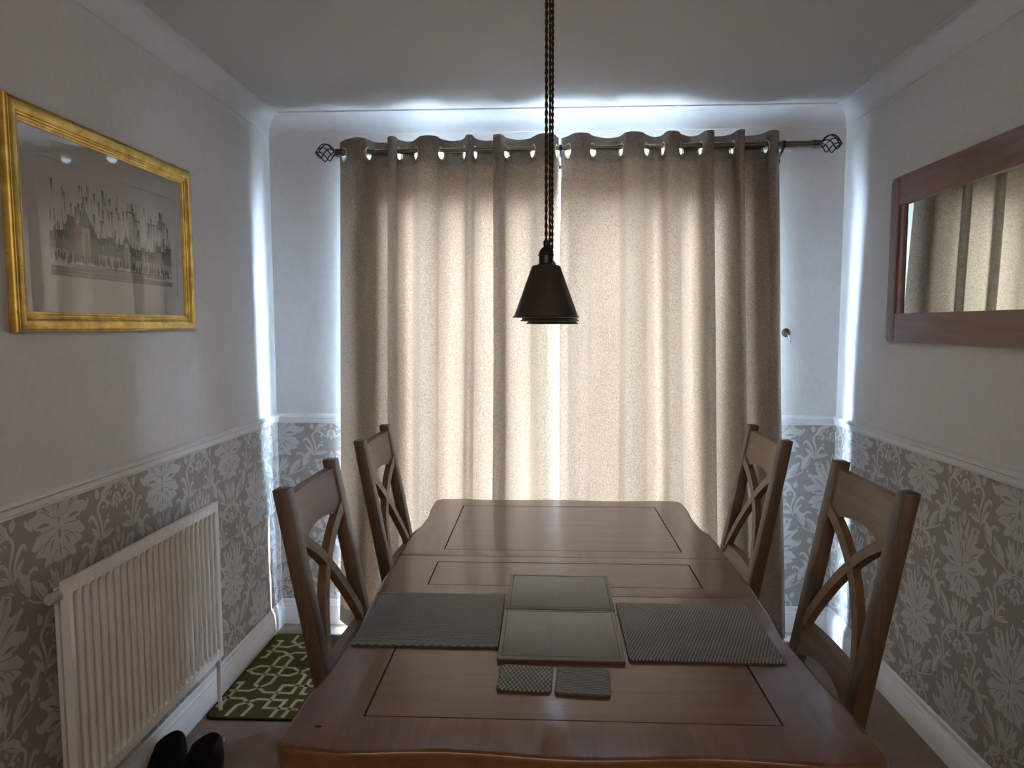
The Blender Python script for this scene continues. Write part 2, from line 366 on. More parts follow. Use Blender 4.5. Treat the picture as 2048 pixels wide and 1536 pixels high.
def overlay(polys):
    """cut overlapping flat shapes into one sheet of triangles; polys = [(points, value)], the last shape on top wins"""
    V, F, T = [], [], []
    for p, val in polys:                        # counter-clockwise triangles only
        for i in range(1, len(p)-1):
            t = [p[0], p[i], p[i+1]]; ar = (t[1][0]-t[0][0])*(t[2][1]-t[0][1])-(t[2][0]-t[0][0])*(t[1][1]-t[0][1])
            if abs(ar) > 1e-9: T.append((t if ar > 0 else t[::-1], val))
    polys = T
    for p, _ in polys:
        F.append(list(range(len(V), len(V)+len(p)))); V += [Vector(q) for q in p]
    sc = max(max(abs(v.x), abs(v.y)) for v in V)
    ov, oe, of, _, _, fi = delaunay_2d_cdt([v/sc for v in V], [], F, 1, 1e-6); ov = [v*sc for v in ov]
    return ov, [(f, polys[max(ids)][1]) for f, ids in zip(of, fi) if ids]
TILE = overlay([(p, 1) for p in mirrored(lt)] + [([(x, y-950) for x, y in p], 1) for p in mirrored(FL)] + [(p, 0) for p in mirrored(dk)])
def damask(name, wall, axis0, zhub, a0, a1, to3, px):
    """px horizontal period; motifs hang half-drop. to3(a, z, lift)"""
    bm = bmesh.new(); half = px/2; sx = px/2/805.0; za, zb = SK-.02, RB+.010
    k0 = int((a0-axis0)/half)-2; k1 = int((a1-axis0)/half)+2
    for kk in range(k0, k1+1):
        for j in range(-3, 4):
            ax = axis0+kk*half; zc = zhub+j*.525+(.2625 if kk % 2 else 0)
            if zc < -.3 or zc > 1.35 or ax < a0-.3 or ax > a1+.3: continue
            lift = .0014+.0001*((kk % 2)*2+(j % 2)); Q = [(ax+v.x*sx, zc-v.y*U) for v in TILE[0]]
            for f, val in TILE[1]:
                if not val: continue
                q = [Q[i] for i in f]
                if max(v[1] for v in q) < za or min(v[1] for v in q) > zb or max(v[0] for v in q) < a0 or min(v[0] for v in q) > a1: continue
                bm.faces.new([bm.verts.new(to3(min(max(a, a0), a1), min(max(z, za), zb), lift)) for a, z in q])
    o = mesh_obj(name, bm, M['motif'], wall, smooth='keep')
    o['kind'] = 'stuff'; return o
damask('damask_print', wl, 2.237, .90, .2, D, lambda a, z, l: (XL+l, a, z), .496)
damask('damask_print', wr, 2.50, .905, .6, D, lambda a, z, l: (XR-l, a, z), .506)
damask('damask_print', wb, XL+.002, .90, XL, OX0-.08, lambda a, z, l: (a, D-l, z), .515)
damask('damask_print', wb, 1.07, .90, OX1+.05, XR, lambda a, z, l: (a, D-l, z), .515)

# ---- trims
C1, C2 = .070, .086                          # cove projection and drop
cp = [(0, 0), (.006, 0), (.006, .008)] + [(.006+(C1-.014)*(1-math.cos(t)), .008+(C2-.014)*math.sin(t)) for t in [PI/2*i/10 for i in range(11)]][1:] + [(C1, C2-.006), (C1, C2), (0, C2)]
def trim(name, prof, z, mat):
    for nm, p0, p1, out in ((name[0], (XL, YR, z), (XL, D, z), (1, 0, 0)), (name[1], (XR, D, z), (XR, YR, z), (-1, 0, 0)), (name[2], (XL, D, z), (XR, D, z), (0, -1, 0))):
        if name[2] == 'split' and out[1]:
            for n2, a, b, m0, m1 in (('a', XL, OX0-.03, 1, 0), ('b', OX1+.03, XR, 0, 1)):
                bm = bmesh.new(); extrude_prof(bm, prof, (a, D, z), (b, D, z), out, m0, m1)
                o = mesh_obj({'a': name[3], 'b': name[4]}[n2], bm, mat, smooth=True, angle=40); o['kind'] = 'structure'
            continue
        bm = bmesh.new(); ends = (0, 1) if out[0] == 1 else ((1, 0) if out[0] == -1 else (1, 1))
        extrude_prof(bm, prof, p0, p1, out, *ends)
        o = mesh_obj(nm, bm, mat, smooth=True, angle=40); o['kind'] = 'structure'
trim(('trim_1', 'trim_2', 'trim_3'), cp, H-C2, M['cove'])
rp = [(0, 0), (.006, .0), (.008, .004), (.006, .007), (.012, .010), (.013, .020), (.013, .026), (.019, .029), (.021, .033), (.019, .037), (.014, .038), (.014, .041), (.009, .043), (0, .043)]
trim(('trim_4', 'trim_5', 'split', 'trim_6', 'trim_7'), rp, RB, M['white'])
sp = [(0, 0), (.016, 0), (.016, .082), (.013, .086), (.015, .090), (.011, .098), (.007, .108), (.008, .113), (.004, SK), (0, SK)]
trim(('baseboard_left', 'baseboard_right', 'split', 'baseboard_far_left', 'baseboard_far_right'), sp, 0, M['white'])

# ---- patio door in the opening (behind the curtains), and the ground outside
dr = empty('door_1', ((OX0+OX1)/2, D+.075, 0), kind='structure')
bm = bmesh.new(); hw = (OX1-OX0)/2
box(bm, -hw, -hw+.06, -.03, .04, 0, OZ); box(bm, hw-.06, hw, -.03, .04, 0, OZ); box(bm, -hw+.06, hw-.06, -.03, .04, OZ-.06, OZ); box(bm, -hw+.06, hw-.06, -.03, .04, 0, .05)
mesh_obj('door_frame', bm, M['upvc'], dr)
for s, yy, x0, x1 in ((0, -.012, -hw+.06, .24), (1, .018, .18, hw-.06)):
    bm = bmesh.new(); z0, z1 = .05, OZ-.06; t = .055
    box(bm, x0, x0+t, yy-.013, yy+.013, z0, z1); box(bm, x1-t, x1, yy-.013, yy+.013, z0, z1); box(bm, x0+t, x1-t, yy-.013, yy+.013, z0, z0+t); box(bm, x0+t, x1-t, yy-.013, yy+.013, z1-t, z1)
    sa = mesh_obj('door_sash', bm, M['upvc'], dr)
    B('pane', M['glass'], sa, x0+t, x1-t, yy-.003, yy+.003, z0+t, z1-t)
ST('ground', M['patio'], -12, 12, D+DEP, 22, -.2, -.08)

# ------------------------------------------------------------------ curtain pole with cage finials
RODY, RODZ = D-.10, 2.2135
tilt = (2.224-2.207)/(1.187+.924)*.6
def rz(x): return 2.2135+(x-.065)*tilt
pole = empty('curtain_pole', (.14, RODY, rz(.14)), label='antique brass curtain pole with black cage finials across the far wall', category='curtain pole')
def loc(x, y, z): return (x-.14, y-RODY, z-rz(.14))
bm = bmesh.new(); tube(bm, [loc(-.90, RODY, rz(-.90)), loc(.60, RODY, rz(.60))], .0112, 20); mesh_obj('rod', bm, M['rod'], pole, smooth=True, angle=50)
bm = bmesh.new(); tube(bm, [loc(.56, RODY, rz(.56)), loc(1.165, RODY, rz(1.165))], .0138, 20); o = mesh_obj('rod', bm, M['rod'], pole, smooth=True, angle=50); o['label'] = 'thicker outer tube'
for sgn, x0 in ((-1, -.895), (1, 1.150)):
    bm = bmesh.new(); tube(bm, [loc(x0, RODY, rz(x0)), loc(x0+sgn*.004, RODY, rz(x0)), loc(x0+sgn*.036, RODY, rz(x0)), loc(x0+sgn*.040, RODY, rz(x0))], [.0155, .0165, .0165, .009], 20)
    fin = mesh_obj('finial', bm, M['bronze'], pole, smooth=True, angle=50); fin['label'] = 'black twisted wire cage finial'
    bx = x0+sgn*.036; Lc = .092
    for kk in range(6):
        bm = bmesh.new(); pts = []
        for i in range(19):
            t = i/18; r = .039*math.sin(PI*t**.93)**1.0 if 0 < t < 1 else .0015; a = 2*PI*kk/6+t*PI*.95
            pts.append(loc(bx+sgn*Lc*t, RODY+r*math.cos(a), rz(x0)+r*math.sin(a)))
        tube(bm, pts, .0026, 6); w_ = mesh_obj('cage_wire', bm, M['iron'], fin, smooth=True); w_.matrix_parent_inverse = Matrix.Identity(4)
for x in (.068, -.86, 1.03):
    bm = bmesh.new(); tube(bm, [loc(x, D-.001, rz(x)-.05), loc(x, D-.03, rz(x)-.048), loc(x, RODY+.01, rz(x)-.022), loc(x, RODY, rz(x)-.012)], .005, 10)
    tube(bm, [loc(x-.006, RODY, rz(x)), loc(x+.006, RODY, rz(x))], .0165, 20); tube(bm, [loc(x, D-.008, rz(x)-.05), loc(x, D-.001, rz(x)-.05)], .018, 20)
    mesh_obj('bracket', bm, M['iron'], pole, smooth=True, angle=50)

# ------------------------------------------------------------------ curtains
PL = [(-.92,.07),(-.881,.13),(-.818,.18),(-.787,.165),(-.776,.12),(-.757,.07),(-.718,.06),(-.661,.072),(-.668,.112),(-.684,.16),(-.661,.19),(-.645,.17),(-.645,.12),(-.62,.075),(-.59,.08),(-.567,.12),(-.535,.18),(-.494,.19),(-.467,.165),(-.459,.12),(-.423,.07),(-.377,.08),(-.353,.12),(-.338,.18),(-.319,.19),(-.309,.16),(-.307,.12),(-.285,.07),(-.234,.06),(-.188,.078),(-.203,.12),(-.224,.165),(-.197,.19),(-.177,.155),(-.171,.12),(-.122,.065),(-.071,.085),(-.053,.12),(-.026,.175),(.01,.19),(.038,.165),(.05,.12),(.059,.08)]
PR = [(.073,.08),(.087,.1),(.104,.13),(.124,.175),(.155,.19),(.188,.165),(.208,.12),(.269,.065),(.32,.085),(.332,.12),(.345,.175),(.377,.19),(.413,.17),(.439,.12),(.479,.07),(.503,.085),(.51,.12),(.517,.18),(.543,.19),(.57,.165),(.587,.12),(.632,.07),(.661,.085),(.671,.12),(.678,.175),(.7,.19),(.717,.17),(.700,.125),(.685,.078),(.751,.06),(.788,.07),(.808,.11),(.811,.17),(.827,.19),(.845,.17),(.830,.12),(.818,.076),(.888,.06),(.921,.07),(.946,.11),(.952,.155),(.976,.165),(1.0,.13),(1.014,.085)]
YS = .82
PL, PR = ([(x*(D-y*YS)/(D-y), y*YS) for x, y in P_] for P_ in (PL, PR))
EY = [(-.841, 0), (-.781, 0), (-.670, 0), (-.645, 0), (-.565, 0), (-.459, 0), (-.355, 0), (-.309, 0), (-.203, 0), (-.171, 0), (-.053, 0), (.05, 0), (.104, 1), (.208, 1), (.332, 1), (.44, 1), (.51, 1), (.588, 1), (.671, 1), (.698, 1), (.808, 1), (.830, 1), (.948, 1)]
ZT, ZB = 2.266, .03
def curtain(P, side, label):
    root = empty('curtain', ((P[0][0]+P[-1][0])/2, RODY, 0), label=label, category='curtain', group='pair of full length curtains on the pole')
    ox = root.location.x; C = catmull(P, 8)
    C = [c for i, c in enumerate(C) if i == 0 or math.hypot(c[0]-C[i-1][0], c[1]-C[i-1][1]) > 1e-4]
    s = [0]
    for a, b in zip(C, C[1:]): s.append(s[-1]+math.hypot(a[0]-b[0], a[1]-b[1]))
    # resample evenly
    n = int(s[-1]/.0065); R_ = []; j = 0
    for i in range(n+1):
        q = s[-1]*i/n
        while j < len(s)-2 and s[j+1] < q: j += 1
        t = (q-s[j])/(s[j+1]-s[j]); R_.append((C[j][0]+(C[j+1][0]-C[j][0])*t, C[j][1]+(C[j+1][1]-C[j][1])*t))
    ds = s[-1]/n
    zs = [ZB, .05, .08, .11]+[.11+.055*i for i in range(1, 37)]; zs = [z for z in zs if z < 2.14]
    z = 2.145
    while z < ZT-.001: zs.append(z); z += .006
    zs.append(ZT)
    rnd = random.Random(3+side); ph = [rnd.uniform(0, 6) for _ in range(6)]
    anchor = .064
    grow = .052 if side == 0 else .100
    gapc = .0085 if side == 0 else -.0085
    def pos(x, y, z):
        t = (2.2-z)/2.2; t = max(t, 0)
        xx = anchor+(x-anchor)*(1+grow*t)+gapc*min(1, .15+t*5)*math.exp(-abs(x-anchor)/.05)+.010*t*math.sin(x*9+ph[0]+z*1.3)*min(1, abs(x-anchor)/.2)
        yy = y+.018*t*math.sin(x*13+ph[1]+z*2.1)+.008*t*math.sin(x*31+ph[2]-z*3)
        wq = math.exp(-((x-anchor)/.055)**2)*min(1, t*8); yy = yy*(1-wq)+(.112+(.006 if side else 0))*wq
        return (xx-ox, -(yy-.12*YS), z + (rz(x)-rz(.065) if z > 2 else 0)+(.004*math.sin(x*23+ph[3]) if z == ZB else 0))
    ek = []
    for ex, sd in EY:
        if sd == side:
            i = min(range(len(R_)), key=lambda i: abs(R_[i][0]-ex)+1.4*abs(R_[i][1]-.12*YS)); ek.append(i)
    bm = bmesh.new(); G = [[bm.verts.new(pos(x, y, z)) for x, y in R_] for z in zs]
    for a in range(len(zs)-1):
        zc = (zs[a]+zs[a+1])/2
        for i in range(n):
            if zc > 2.15:
                if any(math.hypot((i+.5-e)*ds, zc-(2.2135-.0115)) < .0262 for e in ek): continue
            f = bm.faces.new((G[a][i], G[a][i+1], G[a+1][i+1], G[a+1][i])); f.material_index = 1 if (zc > 2.158 or zc < .11) else 0
    mesh_obj('cloth_panel', bm, [M['cloth'], M['cloth2']], root, smooth='keep')
    for e in ek:
        a, b = R_[max(e-2, 0)], R_[min(e+2, n)]; t = Vector((b[0]-a[0], -(b[1]-a[1]), 0)).normalized(); nn = Vector((-t.y, t.x, 0)); up = Vector((0, 0, 1))
        x, y = R_[e]; c = Vector((x-ox, -(y-.12*YS), rz(x)-.0115))
        bm = bmesh.new(); seg = 28; prof = [(.0235, 0), (.0245, .0024), (.028, .0030), (.032, .0012), (.032, -.0012), (.028, -.0030), (.0245, -.0024)]
        rings = [[bm.verts.new(c+(t*math.cos(2*PI*k/seg)+up*math.sin(2*PI*k/seg))*r+nn*h) for r, h in prof] for k in range(seg)]
        for k in range(seg):
            A, Cc = rings[k], rings[(k+1) % seg]
            for m_ in range(7): bm.faces.new((A[m_], A[(m_+1) % 7], Cc[(m_+1) % 7], Cc[m_]))
        mesh_obj('eyelet', bm, M['brass'], root, smooth=True)
curtain(PL, 0, 'beige eyelet curtain hanging left of the centre gap')
curtain(PR, 1, 'beige eyelet curtain hanging right of the centre gap')
# old white track behind, holdback hook
bm = bmesh.new(); box(bm, -.545*2+.15, 1.098, D-.022, D-.0005, 2.212, 2.224, .002)
tag(mesh_obj('curtain_track', bm, M['white'], smooth=True, angle=40), 'thin white curtain track end peeking out behind the right curtain', 'curtain track')
hk = empty('holdback_hook', (1.098, D, 1.405), label='small round metal holdback hook on far wall beside right curtain', category='hook')
bm = bmesh.new(); tube(bm, [(0, -.0005, 0), (0, -.005, 0), (0, -.009, 0)], [.020, .020, .012], 24); tube(bm, [(0, -.009, 0), (0, -.014, 0)], .009, 16); mesh_obj('disc', bm, M['rod'], hk, smooth=True, angle=40)
bm = bmesh.new(); tube(bm, [(0, -.012, -.002), (.002, -.03, -.012), (.008, -.036, -.032), (.012, -.030, -.046), (.014, -.024, -.040)], .0022, 8); mesh_obj('hook', bm, M['chrome'], hk, smooth=True)

# ------------------------------------------------------------------ pendant lamps, a row of three over the table
def pendant(x, y, zr, label):
    root = empty('pendant_lamp', (x, y, zr), label=label, category='lamp', group='row of three cone pendants over the table')
    bm = bmesh.new()
    lathe(bm, [(.0775, 0), (.0782, .0022), (.0745, .0035), (.0735, .006), (.0335, .1165), (.031, .1195), (.018, .121), (.018, .118), (.030, .117), (.0725, .006), (.0745, .0012), (.0775, 0)], 64)
    mesh_obj('lamp_shade', bm, M['bronze'], root, smooth=True, angle=35)
    bm = bmesh.new()
    lathe(bm, [(0, .112), (.021, .112), (.0215, .1215), (.0165, .125), (.0165, .142), (.0185, .1425), (.0190, .1445), (.0170, .146), (.0162, .151), (.012, .158), (.0062, .163), (.0055, .1655), (.0066, .168), (.0066, .175), (.0045, .178), (0, .178)], 40)
    mesh_obj('lamp_holder', bm, M['bronze_holder'], root, smooth=True, angle=40)
    bm = bmesh.new(); top = H-zr-.02; nn = int((top-.175)/.0022)
    for j in range(2):
        pts = [(.0019*math.cos(2*PI*i*.0022/.036+PI*j), .0019*math.sin(2*PI*i*.0022/.036+PI*j), .175+(top-.175)*i/nn) for i in range(nn+1)]
        tube(bm, pts, .00215, 7)
    mesh_obj('twisted_cord', bm, M['cord'], root, smooth=True)
    bm = bmesh.new(); lathe(bm, [(0, top-.002), (.012, top), (.03, top+.006), (.045, top+.0195), (0, top+.0195)], 32); mesh_obj('ceiling_rose', bm, M['bronze'], root, smooth=True, angle=40)
    bm = bmesh.new(); lathe(bm, [(0, .035), (.016, .04), (.028, .058), (.028, .07), (.014, .1), (.013, .113), (0, .113)], 24); mesh_obj('bulb', bm, M['valve'], root, smooth=True)
pendant(.003, 1.64, 1.4575, 'cone shaded bronze pendant lamp hanging nearest the camera')
pendant(.013, 1.87, 1.4505, 'middle lamp of the three cone pendants, mostly hidden by the front one')
pendant(.022, 2.10, 1.4435, 'rearmost of the three cone pendants, nearest the curtains')

# ------------------------------------------------------------------ dining table
TZ = .78; TH = .036
def yL(y):                                     # left edge of the top (wavy, ogee near the far end)
    P = [(1.02, -.428), (1.15, -.424), (1.30, -.412), (1.45, -.404), (1.60, -.414), (1.75, -.421), (1.95, -.420), (2.10, -.424), (2.19, -.421), (2.26, -.407), (2.36, -.404), (2.50, -.412), (2.62, -.412)]
    for a, b in zip(P, P[1:]):
        if y <= b[0]: t = (y-a[0])/(b[0]-a[0]); t = t*t*(3-2*t); return a[1]+(b[1]-a[1])*t
    return P[-1][1]
def xR_(y): return .053*2-.004-yL(y)+(-.004 if 1.3 < y < 1.6 else 0)*0
YA, YS1, YS2, YE = 1.024, 1.668, 1.955, 2.620
def side(fn, y0, y1, n=26): return [(fn(y0+(y1-y0)*i/n), y0+(y1-y0)*i/n) for i in range(n+1)]
def arc(cx, cy_, r, a0, a1, n=6): return [(cx+r*math.cos(math.radians(a0+(a1-a0)*i/n)), cy_+r*math.sin(math.radians(a0+(a1-a0)*i/n))) for i in range(n+1)]
def ends(y, sgn):                              # serpentine end edge, left->right
    return [(-.36+(.83*i/20), y+sgn*(.006*math.cos(PI*(i-10)/10*2)+.001)) for i in range(1, 20)]
tb = empty('dining_table', (.05, 1.82, 0), label='brown oak extending dining table with dark inlaid rectangles and wavy edges', category='table')
tb_loc = Vector((.05, 1.82, 0))
def tchild(o): o.location = -tb_loc; o.parent = tb; return o
g = .0012
leafs = [('table_leaf', side(yL, YA+.04, YS1-g), side(xR_, YA+.04, YS1-g), (-.306, .396, 1.122, 1.560), 'near'),
         ('table_leaf', side(yL, YS1+g, YS2-g, 10), side(xR_, YS1+g, YS2-g, 10), (-.299, .400, 1.728, 1.905), 'mid'),
         ('table_leaf', side(yL, YS2+g, YE-.05), side(xR_, YS2+g, YE-.05), (-.297, .402, 2.012, 2.518), 'far')]
for nm, L, R_, (x0, x1, y0, y1), kind in leafs:
    if kind == 'near': outer = L[::-1] + arc(yL(YA)+.035, YA+.035, .035, 190, 268) + ends(YA, -1) + arc(xR_(YA)-.035, YA+.035, .035, 272, 350) + R_
    elif kind == 'mid': outer = L[::-1] + R_
    else: outer = L[::-1] + R_ + arc(xR_(YE)-.04, YE-.04, .04, 5, 88) + ends(YE-.004, 1)[::-1] + arc(yL(YE)+.04, YE-.04, .04, 92, 175)
    bm = bmesh.new(); hole = [(x0, y0), (x1, y0), (x1, y1), (x0, y1)]
    slab(bm, outer, [hole[::-1]], TZ-TH, TZ, 0)
    bm.normal_update()
    ed = []
    for e in bm.edges:
        z = [v.co.z for v in e.verts]; ang = e.calc_face_angle(0) if len(e.link_faces) == 2 else 0
        if min(z) > TZ-1e-4 and ang > 1.0:
            m_ = (e.verts[0].co+e.verts[1].co)/2
            inhole = abs(m_.x-x0) < 1e-3 or abs(m_.x-x1) < 1e-3 or (x0 <= m_.x <= x1 and (abs(m_.y-y0) < 1e-3 or abs(m_.y-y1) < 1e-3))
            seam = abs(m_.y-YS1) < .003 or abs(m_.y-YS2) < .003
            if not inhole and not seam: ed.append(e)
    bmesh.ops.bevel(bm, geom=ed, offset=.009, segments=4, profile=.6, affect='EDGES')
    lf = tchild(mesh_obj(nm, bm, M['table_y'], smooth=True, angle=30))
    q = .0036
    p_ = B('panel', M['table_x'], lf, x0+q, x1-q, y0+q, y1-q, TZ-.02, TZ-.0003)
    B('inlay_line', M['inlay'], lf, x0+.0001, x1-.0001, y0+.0001, y1-.0001, TZ-.024, TZ-.0009)
for yy in (1.10, 2.54):
    for xx in (-.33, .43):
        tchild(B('table_leg', M['chair_z'], None, xx-.04, xx+.04, yy-.04, yy+.04, 0, TZ-TH, bev=.004))
for a_ in ((-.345, -.320, 1.14, 2.50), (.420, .445, 1.14, 2.50)): tchild(B('apron', M['table_y'], None, *a_, .655, TZ-TH))
for a_ in ((-.29, .39, 1.09, 1.115), (-.29, .39, 2.525, 2.55)): tchild(B('apron', M['table_x'], None, *a_, .655, TZ-TH))
# dark knot near the near left corner
bm = bmesh.new(); bm.faces.new([bm.verts.new((-.372+.007*math.cos(t), 1.088+.0035*math.sin(t), TZ+.0002)) for t in [2*PI*i/14 for i in range(14)]]); tchild(mesh_obj('knot', bm, M['inlay']))

# ------------------------------------------------------------------ chairs (face +x at the left of the table)
def arcpts(y0, z0, y1, z1, bow, n=12):
    out = []
    for i in range(n+1):
        t = i/n; y = y0+(y1-y0)*t; z = z0+(z1-z0)*t; b = bow*4*t*(1-t); l = math.hypot(y1-y0, z1-z0)
        nx, nz = -(z1-z0)/l, (y1-y0)/l
        if nz < 0: nx, nz = -nx, -nz
        out.append((y+nx*b, z+nz*b))
    return out
SL = .19
def bx(z): return -.2+(z-.47)*-SL              # front face x of the back at height z (local)
W2 = .205                                      # half width over the posts
def make_chair():
    r = empty('dining_chair')
    for s in (-1, 1):
        bm = bmesh.new(); y0, y1 = sorted((s*W2, s*(W2-.045)))
        prof = [(1.06, 0), (.47, 0), (.30, .010), (0, .055)]   # (z, extra back-shift)
        rings = []
        for z, ex in prof:
            xf = bx(z) if z >= .47 else bx(.47)-ex; th = .034 if z > .6 else .038
            rings.append([bm.verts.new(v) for v in ((xf, y0, z), (xf, y1, z), (xf-th, y1, z), (xf-th, y0, z))])
        for A, C in zip(rings, rings[1:]):
            for k_ in range(4): bm.faces.new((A[k_], A[(k_+1) % 4], C[(k_+1) % 4], C[k_]))
        bm.faces.new(rings[0]); bm.faces.new(rings[-1][::-1])
        bmesh.ops.bevel(bm, geom=[e for e in bm.edges], offset=.0022, segments=2, profile=.5, affect='EDGES')
        mesh_obj('back_post', bm, M['chair_z'], r, smooth=True, angle=35)
    WI = W2-.045+.002
    def rail(z_top, z_bot_mid, z_bot_end, dip, xcurve, th=.022):
        bm = bmesh.new(); n = 16; rows = []
        for i in range(n+1):
            t = i/n; y = -WI+2*WI*t; u = 4*t*(1-t); zt = z_top-dip*u; zb = z_bot_end+(z_bot_mid-z_bot_end)*u; cx = -xcurve*u-.004
            rows.append([bm.verts.new(v) for v in ((bx(zt)+cx, y, zt), (bx(zb)+cx, y, zb), (bx(zb)+cx-th, y, zb), (bx(zt)+cx-th, y, zt))])
        for A, C in zip(rows, rows[1:]):
            for k_ in range(4): bm.faces.new((A[k_], A[(k_+1) % 4], C[(k_+1) % 4], C[k_]))
        bm.faces.new(rows[0]); bm.faces.new(rows[-1][::-1]); return bm
    mesh_obj('crest_rail', rail(1.040, .934, .905, .006, .014, .024), M['chair_y'], r, smooth=True, angle=35)
    mesh_obj('lower_rail', rail(.606, .548, .508, .0, .010, .026), M['chair_y'], r, smooth=True, angle=35)
    for s in (-1, 1):
        P = arcpts(-s*(WI+.002), .930, s*(WI+.004), .585, .046)
        bm = bmesh.new(); pts = [Vector((bx(z)-.012-.012*math.sin(PI*i/12)-(.0006 if s > 0 else 0), y, z)) for i, (y, z) in enumerate(P)]
        sweep_rect(bm, pts, (1, 0, SL), .022 if s > 0 else .0215, .029)
        mesh_obj('cross_slat', bm, M['chair_y'], r, smooth=True, angle=35)
    B('seat_frame', M['chair_y'], r, bx(.47)+.002, .20, -.205, .205, .40, .452, bev=.003)
    bm = bmesh.new(); box(bm, bx(.47)+.006, .205, -.2, .2, .452, .482, .012, 4); mesh_obj('seat', bm, M['seat'], r, smooth=True, angle=50)
    for s in (-1, 1): B('leg', M['chair_z'], r, .155, .195, *sorted((s*.205, s*.165)), 0, .40, bev=.002)
    for s in (-1, 1): B('stretcher', M['chair_y'], r, -.22, .158, *sorted((s*.196, s*.176)), .20, .235, bev=.002)
    return r
proto = make_chair()
# back front face at z 1.05: local -.3102
CH = [(-.593+.3102, 1.768, 0, 'oak cross-back dining chair at the near left, beside the radiator'),
      (-.595+.3102, 2.462, 0, 'oak cross-back dining chair at the far left, in front of the curtain'),
      (.811-.3102, 1.792, PI, 'oak cross-back dining chair at the near right, largest, before the damask wall'),
      (.778-.3102, 2.510, PI, 'oak cross-back dining chair at the far right, in front of the curtain edge')]
for i, (x, y, a, lab) in enumerate(CH):
    o = proto if i == 0 else copy_tree(proto)
    o.location = (x, y, 0); o.rotation_euler = (0, 0, a); tag(o, lab, 'chair', 'dining chairs around the table')

# ------------------------------------------------------------------ place mats and coasters
def rounded(w_, d_, r, n=5):
    P = []
    for cx, cy_, a in ((w_/2-r, d_/2-r, 0), (-w_/2+r, d_/2-r, 90), (-w_/2+r, -d_/2+r, 180), (w_/2-r, -d_/2+r, 270)): P += arc(cx, cy_, r, a, a+90, n)
    return P
def mat(name, cx, cy_, w_, d_, th, r, top, label, cat, grp, rot=0, stitched=False):
    root = empty(name, (cx, cy_, TZ), math.radians(rot), label=label, category=cat, group=grp)
    bm = bmesh.new(); slab(bm, rounded(w_, d_, r), [], .0002, th*.55); mesh_obj('backing', bm, M['mat_edge'], root)
    bm = bmesh.new(); slab(bm, rounded(w_-.001, d_-.001, r), [], th*.55, th, .0011); mesh_obj('top_face', bm, top, root, smooth=True, angle=40)
    if stitched:
        bm = bmesh.new(); i_ = .006
        for ax in (0, 1):
            L_ = (w_ if ax == 0 else d_)-2*i_; n = int(L_/.0042)
            for s in (-1, 1):
                for k_ in range(n):
                    a = -L_/2+(k_+.5)*L_/n; b = s*((d_ if ax == 0 else w_)/2-i_)
                    e = ((a-.0014, a+.0014, b-.0005, b+.0005) if ax == 0 else (b-.0005, b+.0005, a-.0014, a+.0014))
                    box(bm, *e, th-.0002, th+.0004)
        o = mesh_obj('stitching', bm, M['stitch'], root); o['kind'] = 'stuff'
        bm = bmesh.new()
        for s in (-1, 1):
            box(bm, -w_/2+.009, w_/2-.009, s*(d_/2-.009)-.0006, s*(d_/2-.009)+.0006, th-.0002, th+.0002)
            box(bm, s*(w_/2-.009)-.0006, s*(w_/2-.009)+.0006, -d_/2+.009, d_/2-.009, th-.0002, th+.0002)
        mesh_obj('pressed_line', bm, M['mat_edge'], root)
mat('placemat', -.2465, 1.519, .306, .281, .0055, .006, M['mat_wave'], 'dark grey placemat with fine ripples at the left, scuffed', 'placemat', 'placemats on the table', .3)
mat('placemat', .3205, 1.475, .305, .283, .0060, .007, M['mat_weave'], 'dark grey basket-weave placemat at the right of the row', 'placemat', 'placemats on the table', -.4)
mat('placemat', .038, 1.682, .253, .222, .0065, .003, M['mat_plain'], 'smooth stitched grey placemat farther from camera in the centre', 'placemat', 'placemats on the table', -.6, True)
mat('placemat', .034, 1.442, .252, .236, .0085, .003, M['mat_plain'], 'smooth stitched grey placemat nearer the camera in the centre', 'placemat', 'placemats on the table', -.3, True)
mat('coaster', -.0345, 1.2565, .100, .094, .0050, .010, M['mat_weave2'], 'square basket-weave coaster, left of the two coasters', 'coaster', 'pair of coasters', -3)
mat('coaster', .072, 1.2475, .100, .095, .0055, .008, M['mat_wave'], 'square rippled coaster, right of the two coasters', 'coaster', 'pair of coasters', -4)

# ------------------------------------------------------------------ radiator
rad = empty('radiator', (XL, 2.043, 0), label='white ribbed panel radiator on the left wall under the picture', category='radiator')
def RB_(name, *a, **kw):
    m_ = kw.pop('mat', M['rad']); y0, y1 = a[2]-2.043, a[3]-2.043
    return B(name, m_, rad, a[0]-XL, a[1]-XL, y0, y1, a[4], a[5], **kw)
ry0, ry1, rz0, rz1, rx = 1.641, 2.446, .225, .804, -1.184
nf = 24; pitch = (ry1-ry0-.03)/nf; dpt = .019
bm = bmesh.new(); ys = [ry0]; ds_ = [0]
for i in range(nf):
    b = ry0+.015+i*pitch
    for t, d_ in ((0, 0), (.14, .12), (.22, .9), (.27, 1), (.66, 1), (.71, .9), (.79, .12), (.92, 0)): ys.append(b+t*pitch); ds_.append(d_)
ys.append(ry1); ds_.append(0)
zl = [(rz0, 0), (rz0+.030, 0), (rz0+.036, .45), (rz0+.044, .85), (rz0+.054, 1), (rz1-.054, 1), (rz1-.044, .85), (rz1-.036, .45), (rz1-.030, 0), (rz1, 0)]
G = [[bm.verts.new((rx-XL-dpt*d_*k_, y-2.043, z)) for y, d_ in zip(ys, ds_)] for z, k_ in zl]
for a in range(len(zl)-1):
    for i in range(len(ys)-1): bm.faces.new((G[a][i], G[a][i+1], G[a+1][i+1], G[a+1][i]))
r_ = bmesh.ops.extrude_edge_only(bm, edges=[e for e in bm.edges if e.is_boundary])
for v in [g_ for g_ in r_['geom'] if isinstance(g_, bmesh.types.BMVert)]: v.co.x = rx-XL-.022
